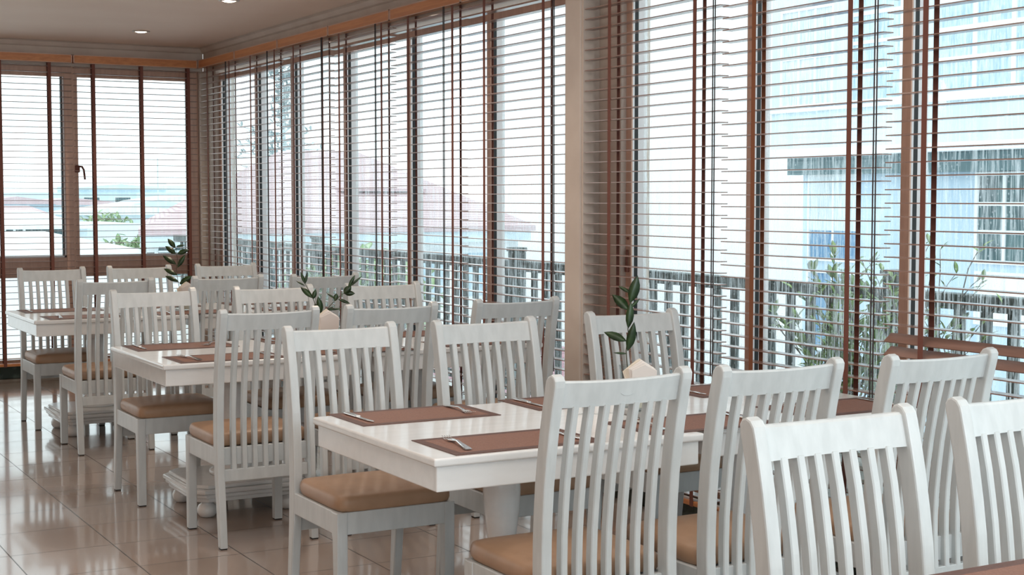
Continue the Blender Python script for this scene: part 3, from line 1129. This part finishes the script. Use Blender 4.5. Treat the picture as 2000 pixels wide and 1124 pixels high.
GZ = -6.0
tag(MB().box(-300, 400, -60, 500, GZ - 0.3, GZ).build('ground', GROUND), kind='structure')
tag(MB().box(4.2, 5.5, -1.6, 18.0, -0.15, -0.02).build('balcony_slab', SLAB), kind='structure')
m = MB().box(-4.3, 4.2, -1.6, 12.86, GZ, -0.15)
tag(m.build('building_base', EXW), kind='structure')


def railing(y0, y1, label):
    e = empty('balcony_railing', (5.3, (y0 + y1) / 2, -0.02), 0, label, 'railing', 'balcony railings outside the windows')
    h = (y1 - y0) / 2
    MB().box(-0.045, 0.045, -h, h, 0.99, 1.065, 0.006).build('top_rail', DARKSL, e)
    MB().box(-0.02, 0.02, -h, h, 0.10, 0.16, 0.004).build('bottom_rail', DARKSL, e)
    m = MB()
    m.box(-0.05, 0.05, -h, -h + 0.10, 0.0, 1.13, 0.006)
    m.box(-0.06, 0.06, -h - 0.0, -h + 0.11, 1.13, 1.16, 0.006)
    m.build('end_post', DARKSL, e)
    n = int((y1 - y0 - 0.12) / 0.165)
    me = None
    for i in range(n):
        y = -h + 0.20 + i * 0.165
        if me is None:
            b = MB().box(-0.013, 0.013, -0.029, 0.029, 0.155, 0.995, 0.003).build('baluster', DARKSL, e)
            me = b
        else:
            b = me.copy()
            COL.objects.link(b)
            b.parent = e
        b.location = (0, y, 0)
    return e


railing(2.4, 5.45, 'weathered dark balcony railing at the right edge, behind the bare branches')
railing(5.45, 9.32, 'weathered dark balcony railing outside, either side of the white pier')
railing(9.32, 13.2, 'weathered dark balcony railing with a capped post, left of the white pier')
railing(13.2, 17.9, 'weathered dark balcony railing farthest away, near the room corner')


def shrub(loc, label, n_stem, h, spread, leaves, lf, seed, mat_l, cat='shrub'):
    rnd = random.Random(seed)
    e = empty('balcony_shrub', loc, 0, label, cat)
    MB().lathe([(0.001, 0), (0.13, 0), (0.15, 0.02), (0.18, 0.26), (0.20, 0.27), (0.20, 0.30), (0.17, 0.30), (0.165, 0.26), (0.001, 0.26)], 0, 0, 24).build('pot', SLAB, e)
    st = MB()
    fo = MB()
    for i in range(n_stem):
        a = rnd.uniform(0, 2 * PI)
        r = rnd.uniform(0.3, 1) * spread
        p = Vector((0, 0, 0.25))
        pts = [p.copy()]
        d = Vector((math.cos(a) * r / h * 0.9, math.sin(a) * r / h * 1.0, 1)).normalized()
        ln = rnd.uniform(0.6, 1.0) * (h - 0.25)
        for k in range(7):
            d = (d + Vector((rnd.uniform(-.25, .25), rnd.uniform(-.25, .25), rnd.uniform(-.05, .1)))).normalized()
            p = p + d * ln / 7
            pts.append(p.copy())
            if k > 1:
                b = (d + Vector((rnd.uniform(-1, 1), rnd.uniform(-1, 1), rnd.uniform(-.2, .6)))).normalized()
                q = p + b * rnd.uniform(0.10, 0.28)
                st.tube([p, (p + q) / 2 + Vector((0, 0, 0.01)), q], 0.0028, 4, 0.0012)
                for _ in range(leaves):
                    t = rnd.uniform(0.2, 1.0)
                    leaf(fo, p + (q - p) * t, (b + Vector((rnd.uniform(-1, 1), rnd.uniform(-1, 1), rnd.uniform(-.4, .8)))), rnd.uniform(0.6, 1.2) * lf, lf * 0.42)
        st.tube(pts, 0.006, 5, 0.0025)
    st.build('stems', TWIG, e)
    f = fo.build('foliage', mat_l, e)
    return e


shrub((4.82, 5.30, -0.02), 'leafy potted shrub on the balcony, behind the blind right of the white pier', 24, 1.12, 0.40, 7, 0.070, 3, FOLG)
shrub((4.80, 4.72, -0.02), 'sparser potted shrub on the balcony between the two window posts', 13, 1.25, 0.42, 3, 0.055, 11, FOLG)
shrub((4.85, 4.10, -0.02), 'nearly bare branching plant on the balcony at the right edge', 12, 1.22, 0.60, 1, 0.045, 21, FOLP)
shrub((4.9, 11.9, -0.02), 'pale green balcony bush seen behind the middle-row twig', 16, 0.92, 0.36, 4, 0.07, 31, FOLP)


# ------------------------------------------------------------------ outside: buildings
def pane_window(parent, X, y0, y1, z0, z1, cols, rws, pm, fw=0.05, depth=0.06, extra=None):
    """window let into a facade facing -x at plane X (local coords of parent)"""
    w = MB()
    w.box(X - depth, X + 0.01, y0 - fw, y0, z0 - fw, z1 + fw)
    w.box(X - depth, X + 0.01, y1, y1 + fw, z0 - fw, z1 + fw)
    w.box(X - depth, X + 0.01, y0, y1, z0 - fw, z0)
    w.box(X - depth, X + 0.01, y0, y1, z1, z1 + fw)
    for i in range(1, cols):
        y = y0 + (y1 - y0) * i / cols
        w.box(X - depth * 0.8, X + 0.01, y - fw / 2, y + fw / 2, z0, z1)
    for i in range(1, rws):
        z = z0 + (z1 - z0) * i / rws
        w.box(X - depth * 0.7, X + 0.01, y0 + 0.001, y1 - 0.001, z - fw / 2, z + fw / 2)
    f = w.build('window', EXF, parent)
    if extra is None:
        MB().box(X - 0.02, X - 0.005, y0, y1, z0, z1).build('pane', pm, f)
    else:
        zs, pm2 = extra
        MB().box(X - 0.02, X - 0.005, y0, y1, zs, z1).build('pane', pm, f)
        MB().box(X - 0.02, X - 0.005, y0, y1, z0, zs).build('pane', pm2, f)
    return f


# pale blue building across the street
e = empty('apartment_building', (20.0, 17.0, GZ), 0, 'pale blue building with white muntined windows and a projecting ledge, at right', 'building')
g = 6.0   # local z = world z + 6
m = MB()
m.box(0.55, 9, -9.5, 7.1, 0, 2.36 + g)
m.build('lower_wall', EXB, e)
MB().box(0.0, 9, -9.5, 7.5, 2.36 + g, 12 + g).build('upper_wall', EXL, e)
m = MB()
m.box(-0.25, 0.1, -9.5, 7.6, 2.34 + g, 2.50 + g, 0.01)
m.box(-0.08, 0.05, -9.5, 7.55, 3.25 + g, 3.38 + g, 0.01)
m.build('ledge', EXF, e)
MB().box(0.28, 0.56, -9.5, 7.3, 1.98 + g, 2.34 + g).build('shutter_box', DARKT, e)  # dark strip standing in for the shade under the ledge
Y0 = 17.0
pane_window(e, 0.55, 22.42 - Y0, 23.85 - Y0, 0.25 + g, 1.93 + g, 2, 1, CURT, extra=(0.83 + g, BLUEP))
pane_window(e, 0.55, 16.2 - Y0, 19.25 - Y0, 0.38 + g, 1.90 + g, 5, 3, PANE, fw=0.07)
pane_window(e, 0.55, 16.2 - Y0, 19.25 - Y0, -0.75 + g, 0.12 + g, 5, 1, EXW, fw=0.05)
pane_window(e, 0.55, 22.42 - Y0, 23.85 - Y0, -1.6 + g, -0.05 + g, 2, 1, BLUEP, fw=0.06)
pane_window(e, 0.0, 14.5 - Y0, 19.75 - Y0, 3.45 + g, 5.6 + g, 6, 4, PANEC, fw=0.10)
pane_window(e, 0.0, 20.7 - Y0, 22.0 - Y0, 3.40 + g, 5.6 + g, 2, 4, PANEC, fw=0.07)
pane_window(e, 0.0, 22.6 - Y0, 24.1 - Y0, 3.40 + g, 5.3 + g, 3, 2, CURT, fw=0.06)

e = empty('white_building', (22.0, 29.5, GZ), 0, 'plain white building wall filling the first window right of the white pier', 'building')
MB().box(0, 9, -4.2, 10.5, 0, 14).build('wall', EXW, e)
pane_window(e, 0, 3.2, 4.6, 9.2, 10.6, 2, 1, PANEC)
MB().box(-0.2, 9.2, -4.3, 10.7, 14, 14.3, 0.03).build('roof_edge', EXF, e)


def hip(m, x0, x1, y0, y1, z0, z1, rx0, rx1, ry0, ry1, t=0.12, skew=0.0):
    """hip roof solid: eave rectangle at z0, ridge rectangle at z1"""
    P = [(x0, y0, z0), (x1, y0, z0), (x1, y1, z0), (x0 + skew, y1, z0)]
    Q = [(rx0, ry0, z1), (rx1, ry0, z1), (rx1, ry1, z1), (rx0, ry1, z1)]
    R = [(a, b, c - t) for a, b, c in P]
    bm = m.bm
    P, Q, R = [[bm.verts.new(v) for v in L] for L in (P, Q, R)]
    for i in range(4):
        j = (i + 1) % 4
        bm.faces.new((P[i], P[j], Q[j], Q[i]))
        bm.faces.new((R[i], R[j], P[j], P[i]))
    bm.faces.new(Q)
    bm.faces.new(list(reversed(R)))
    return m


# long house with arched windows and a big hip roof, beyond the railing
e = empty('arched_window_house', (12.7, 30.0, GZ), 0, 'long white house with blue fascia, arched windows and a big faded red hip roof', 'house')
MB().prism([(-4.45, 0), (4.3, 0), (4.3, 11), (-1.2, 11)], 'z', 0, 6.55).build('wall', EXW, e)
MB().prism([(-4.65, -0.25), (4.5, -0.25), (4.5, 11.2), (-1.4, 11.2)], 'z', 6.50, 6.86).build('fascia', EXL, e)
hip(MB(), -4.7, 4.6, -0.3, 11.3, 6.86, 8.72, 1.0, 2.6, 5.6, 7.0, skew=3.3).build('roof', TILE, e)
MB().box(0.9, 2.7, 2.2, 5.6, 6.95, 7.72).build('dormer_wall', EXW, e)
hip(MB(), 0.7, 2.9, 2.0, 5.8, 7.72, 8.25, 1.5, 2.1, 4.2, 5.0, 0.06).build('dormer_roof', TILE, e)
for xx in (1.05, 1.60, 2.15):
    f = MB().box(xx, xx + 0.42, 2.15, 2.21, 7.08, 7.58).build('window', EXF, e)
    MB().box(xx + 0.04, xx + 0.38, 2.13, 2.148, 7.12, 7.54).build('pane', PANEC, f)
for xx in (-0.9, 0.3, 1.5, 2.7):
    f = MB().box(xx, xx + 0.9, -0.05, 0.01, 5.2, 6.3).build('window', EXF, e)
    MB().box(xx + 0.06, xx + 0.84, -0.07, -0.052, 5.26, 6.24).build('pane', PANE if xx < 0 else PANEC, f)


def arch(parent, cx, cz, r, y):
    pts = [(cx - r, cz - 0.5)] + [(cx + r, cz - 0.5)] + [(cx + r * math.cos(PI * k / 16), cz + r * math.sin(PI * k / 16)) for k in range(17)]
    R = r + 0.07
    po = [(cx - R, cz - 0.56)] + [(cx + R, cz - 0.56)] + [(cx + R * math.cos(PI * k / 16), cz + R * math.sin(PI * k / 16)) for k in range(17)]
    f = MB().prism(po, 'y', y - 0.04, y + 0.01).build('arched_window', EXF, parent)
    MB().prism(pts, 'y', y - 0.05, y - 0.038).build('pane', PANE, f)
    m = MB()
    m.box(cx - r, cx + r, y - 0.07, y - 0.048, cz - 0.02, cz + 0.02)
    for a in (45, 90, 135):
        M = Matrix.Translation((cx, y - 0.06, cz)) @ Matrix.Rotation(-math.radians(a), 4, 'Y')
        m.box(0, r, -0.011, 0.011, -0.012, 0.012, M=M)
    m.box(cx - 0.015, cx + 0.015, y - 0.07, y - 0.048, cz - 0.5, cz)
    m.build('glazing_bars', EXF, f)


arch(e, -3.95, 6.40, 0.27, 0)
arch(e, -2.05, 6.08, 0.36, 0)

e = empty('metal_roof_shed', (6.8, 35.0, GZ), 0, 'broad shed with pale metal roof outside the far wall windows', 'building')
m = MB()
m.prism([(-5, 6.38), (-5, 6.30), (6, 6.52), (6, 6.60)], 'x', -6.5, 1.7)
m.build('roof', METR, e)
MB().box(-6.3, 1.5, -4.8, 5.8, 0, 6.28).build('wall', EXW, e)

e = empty('teal_veranda_house', (13.0, 58.0, GZ), 0, 'small teal house with posts and a pale roof beyond the metal roof, far left', 'house')
MB().box(-3.4, 1.6, 0, 6, 0, 6.45).build('wall', PANE, e)
hip(MB(), -4.0, 0.6, -1.2, 6.5, 6.45, 7.0, -2.5, -1.0, 1.5, 4).build('roof', METR, e)
m = MB()
for k in range(6):
    m.box(-3.7 + k * 0.35, -3.62 + k * 0.35, -1.0, -0.9, 0, 6.45)
m.build('veranda_posts', EXF, e)
MB().box(0.2, 2.6, -0.4, 6, 0, 6.5).build('side_wing', CITY2, e)


def plain_house(x, y, w, d, ze, zr, label):
    e = empty('tiled_roof_house', (x, y, GZ), 0, label, 'house')
    MB().box(-w / 2 + 0.5, w / 2 - 0.5, 0, d, 0, ze).build('wall', CITY2, e)
    hip(MB(), -w / 2, w / 2, -0.5, d + 0.5, ze, zr, -w / 6, w / 6, d * 0.4, d * 0.6).build('roof', TILE, e)
    return e


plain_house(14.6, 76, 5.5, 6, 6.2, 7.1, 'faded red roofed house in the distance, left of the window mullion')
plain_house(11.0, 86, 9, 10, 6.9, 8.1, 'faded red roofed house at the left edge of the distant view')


def block(x, y, w, d, h, label, mt):
    e = empty('distant_building', (x, y, GZ), 0, label, 'building', 'hazy city blocks on the horizon')
    MB().box(-w / 2, w / 2, 0, d, 0, h).build('wall', mt, e)
    MB().box(-w * 0.2, w * 0.15, 1, d * 0.6, h, h + 0.8).build('roof_hut', mt, e)
    m = MB()
    nfl = max(1, int(h / 3.2))
    for k in range(nfl):
        m.box(-w / 2 + 0.8, w / 2 - 0.8, -0.06, 0.0, k * 3.2 + 1.1, k * 3.2 + 2.3)
    m.build('window_bands', PANEC, e)


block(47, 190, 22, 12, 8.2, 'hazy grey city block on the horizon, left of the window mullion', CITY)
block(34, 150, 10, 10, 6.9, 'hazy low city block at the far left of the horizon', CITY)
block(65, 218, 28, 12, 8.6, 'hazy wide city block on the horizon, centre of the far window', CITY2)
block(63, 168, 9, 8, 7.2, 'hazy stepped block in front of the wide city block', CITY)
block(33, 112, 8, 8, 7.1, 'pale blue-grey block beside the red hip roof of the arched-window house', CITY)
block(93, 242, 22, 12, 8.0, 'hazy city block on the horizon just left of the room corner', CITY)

def midblock(x, y, w, d, h, mt, rt, label):
    e = empty('town_house', (x, y, GZ), 0, label, 'house')
    MB().box(-w / 2, w / 2, 0, d, 0, h).build('wall', mt, e)
    MB().prism([(-w / 2 - 0.3, h), (w / 2 + 0.3, h), (w / 2 + 0.3, h + 0.12), (0, h + 0.5), (-w / 2 - 0.3, h + 0.12)], 'y', -0.4, d + 0.3).build('roof', rt, e)
    for k in range(3):
        xx = -w / 2 + w * (k + 0.3) / 3
        f = MB().box(xx, xx + w * 0.18, -0.06, 0.01, h - 1.6, h - 0.6).build('window', EXF, e)
        MB().box(xx + 0.06, xx + w * 0.18 - 0.06, -0.08, -0.062, h - 1.54, h - 0.66).build('pane', PANE, f)


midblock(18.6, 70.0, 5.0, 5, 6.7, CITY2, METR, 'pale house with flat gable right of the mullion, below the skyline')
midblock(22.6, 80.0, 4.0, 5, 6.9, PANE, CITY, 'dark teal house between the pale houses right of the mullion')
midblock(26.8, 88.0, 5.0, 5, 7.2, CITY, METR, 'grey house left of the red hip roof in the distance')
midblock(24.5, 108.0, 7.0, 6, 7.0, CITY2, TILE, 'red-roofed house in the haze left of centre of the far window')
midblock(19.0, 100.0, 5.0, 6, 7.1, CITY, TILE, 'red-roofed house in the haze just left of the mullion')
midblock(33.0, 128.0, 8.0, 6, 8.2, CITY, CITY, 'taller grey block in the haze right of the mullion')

# lean-to of red tiles below the railing
e = empty('red_tiled_lean_to', (9.5, 13.0, GZ), 0, 'low red tiled roof just beyond the balcony railing, left of the white pier', 'roof')
m = MB()
m.prism([(-2.0, 5.35), (-0.5, 5.75), (-0.5, 5.60), (-2.0, 5.20)], 'y', 0.2, 5.0)
m.build('tiled_slope', TILER, e)
MB().box(-1.7, -0.6, 0.4, 4.8, 0, 5.22).build('wall', EXW, e)


def tree(x, y, top, label):
    """tall spindly conifer with sparse tufts"""
    rnd = random.Random(5)
    e = empty('spindly_tree', (x, y, GZ), 0, label, 'tree')
    MB().tube([(0, 0, 0), (0.1, 0, top * 0.5), (0, 0, top)], 0.22, 8, 0.05).build('trunk', FOLH, e)
    m = MB()
    br = MB()
    tiers = []
    z = 8.2
    while z < top:
        t = (z - 8.2) / (top - 8.2)
        r = 1.6 * (1 - t) ** 0.6 + 0.25 if t < 0.35 else (0.45 if t < 0.75 else 0.8)
        tiers.append((z, r))
        z += 0.28
    for z, r in tiers:
        for k in range(6):
            a = rnd.uniform(0, 2 * PI)
            rr = r * rnd.uniform(0.5, 1.1)
            d = Vector((math.cos(a), math.sin(a), rnd.uniform(-0.1, 0.35)))
            q = Vector((0, 0, z)) + d * rr
            br.tube([(0, 0, z), Vector((0, 0, z)) + d * rr * 0.5 + Vector((0, 0, -0.03)), q], 0.03, 4, 0.01)
            for _ in range(10):
                s = rnd.uniform(0.35, 1.0)
                leaf(m, Vector((0, 0, z)) + d * rr * s, Vector((rnd.uniform(-1, 1), rnd.uniform(-1, 1), rnd.uniform(-0.3, 1))), 0.30, 0.09)
    br.build('branches', FOLH, e)
    m.build('foliage', FOLH, e)


tree(19.4, 52.0, 13.4, 'tall spindly grey-green tree above the tiled house')


def bush(x, y, z, r, label):
    rnd = random.Random(int(x * 10))
    e = empty('street_tree', (x, y, GZ), 0, label, 'tree')
    MB().tube([(0, 0, 0), (0, 0, z + 6 - r)], 0.12, 8, 0.08).build('trunk', TWIG, e)
    m = MB()
    for _ in range(900):
        v = Vector((rnd.gauss(0, 1), rnd.gauss(0, 1), rnd.gauss(0, 1))).normalized() * r * rnd.uniform(0.5, 1.0)
        v.z *= 0.7
        leaf(m, Vector((0, 0, z + 6 - r * 0.7)) + v, Vector((rnd.uniform(-1, 1), rnd.uniform(-1, 1), rnd.uniform(-1, 1))), r * 0.22, r * 0.11)
    m.build('foliage', FOLP, e)


bush(12.9, 47.5, 0.35, 1.6, 'pale green tree crown above the metal roof, right of the mullion')
bush(16.3, 66.0, 0.9, 1.5, 'small green tree between the distant roofs, left of the mullion')
bush(10.3, 24.0, 0.65, 1.5, 'pale green tree beyond the railing, behind the middle-row twig')
e = empty('radio_mast', (14.6, 51.5, GZ), 0, 'thin radio mast rising over the distant roofs', 'mast')
MB().tube([(0, 0, 0), (0, 0, 8.9)], 0.04, 6, 0.02).build('pole', CITY, e)
MB().tube([(-0.3, 0, 8.0), (0.3, 0, 8.0)], 0.015, 5).build('cross_arm', CITY, e)
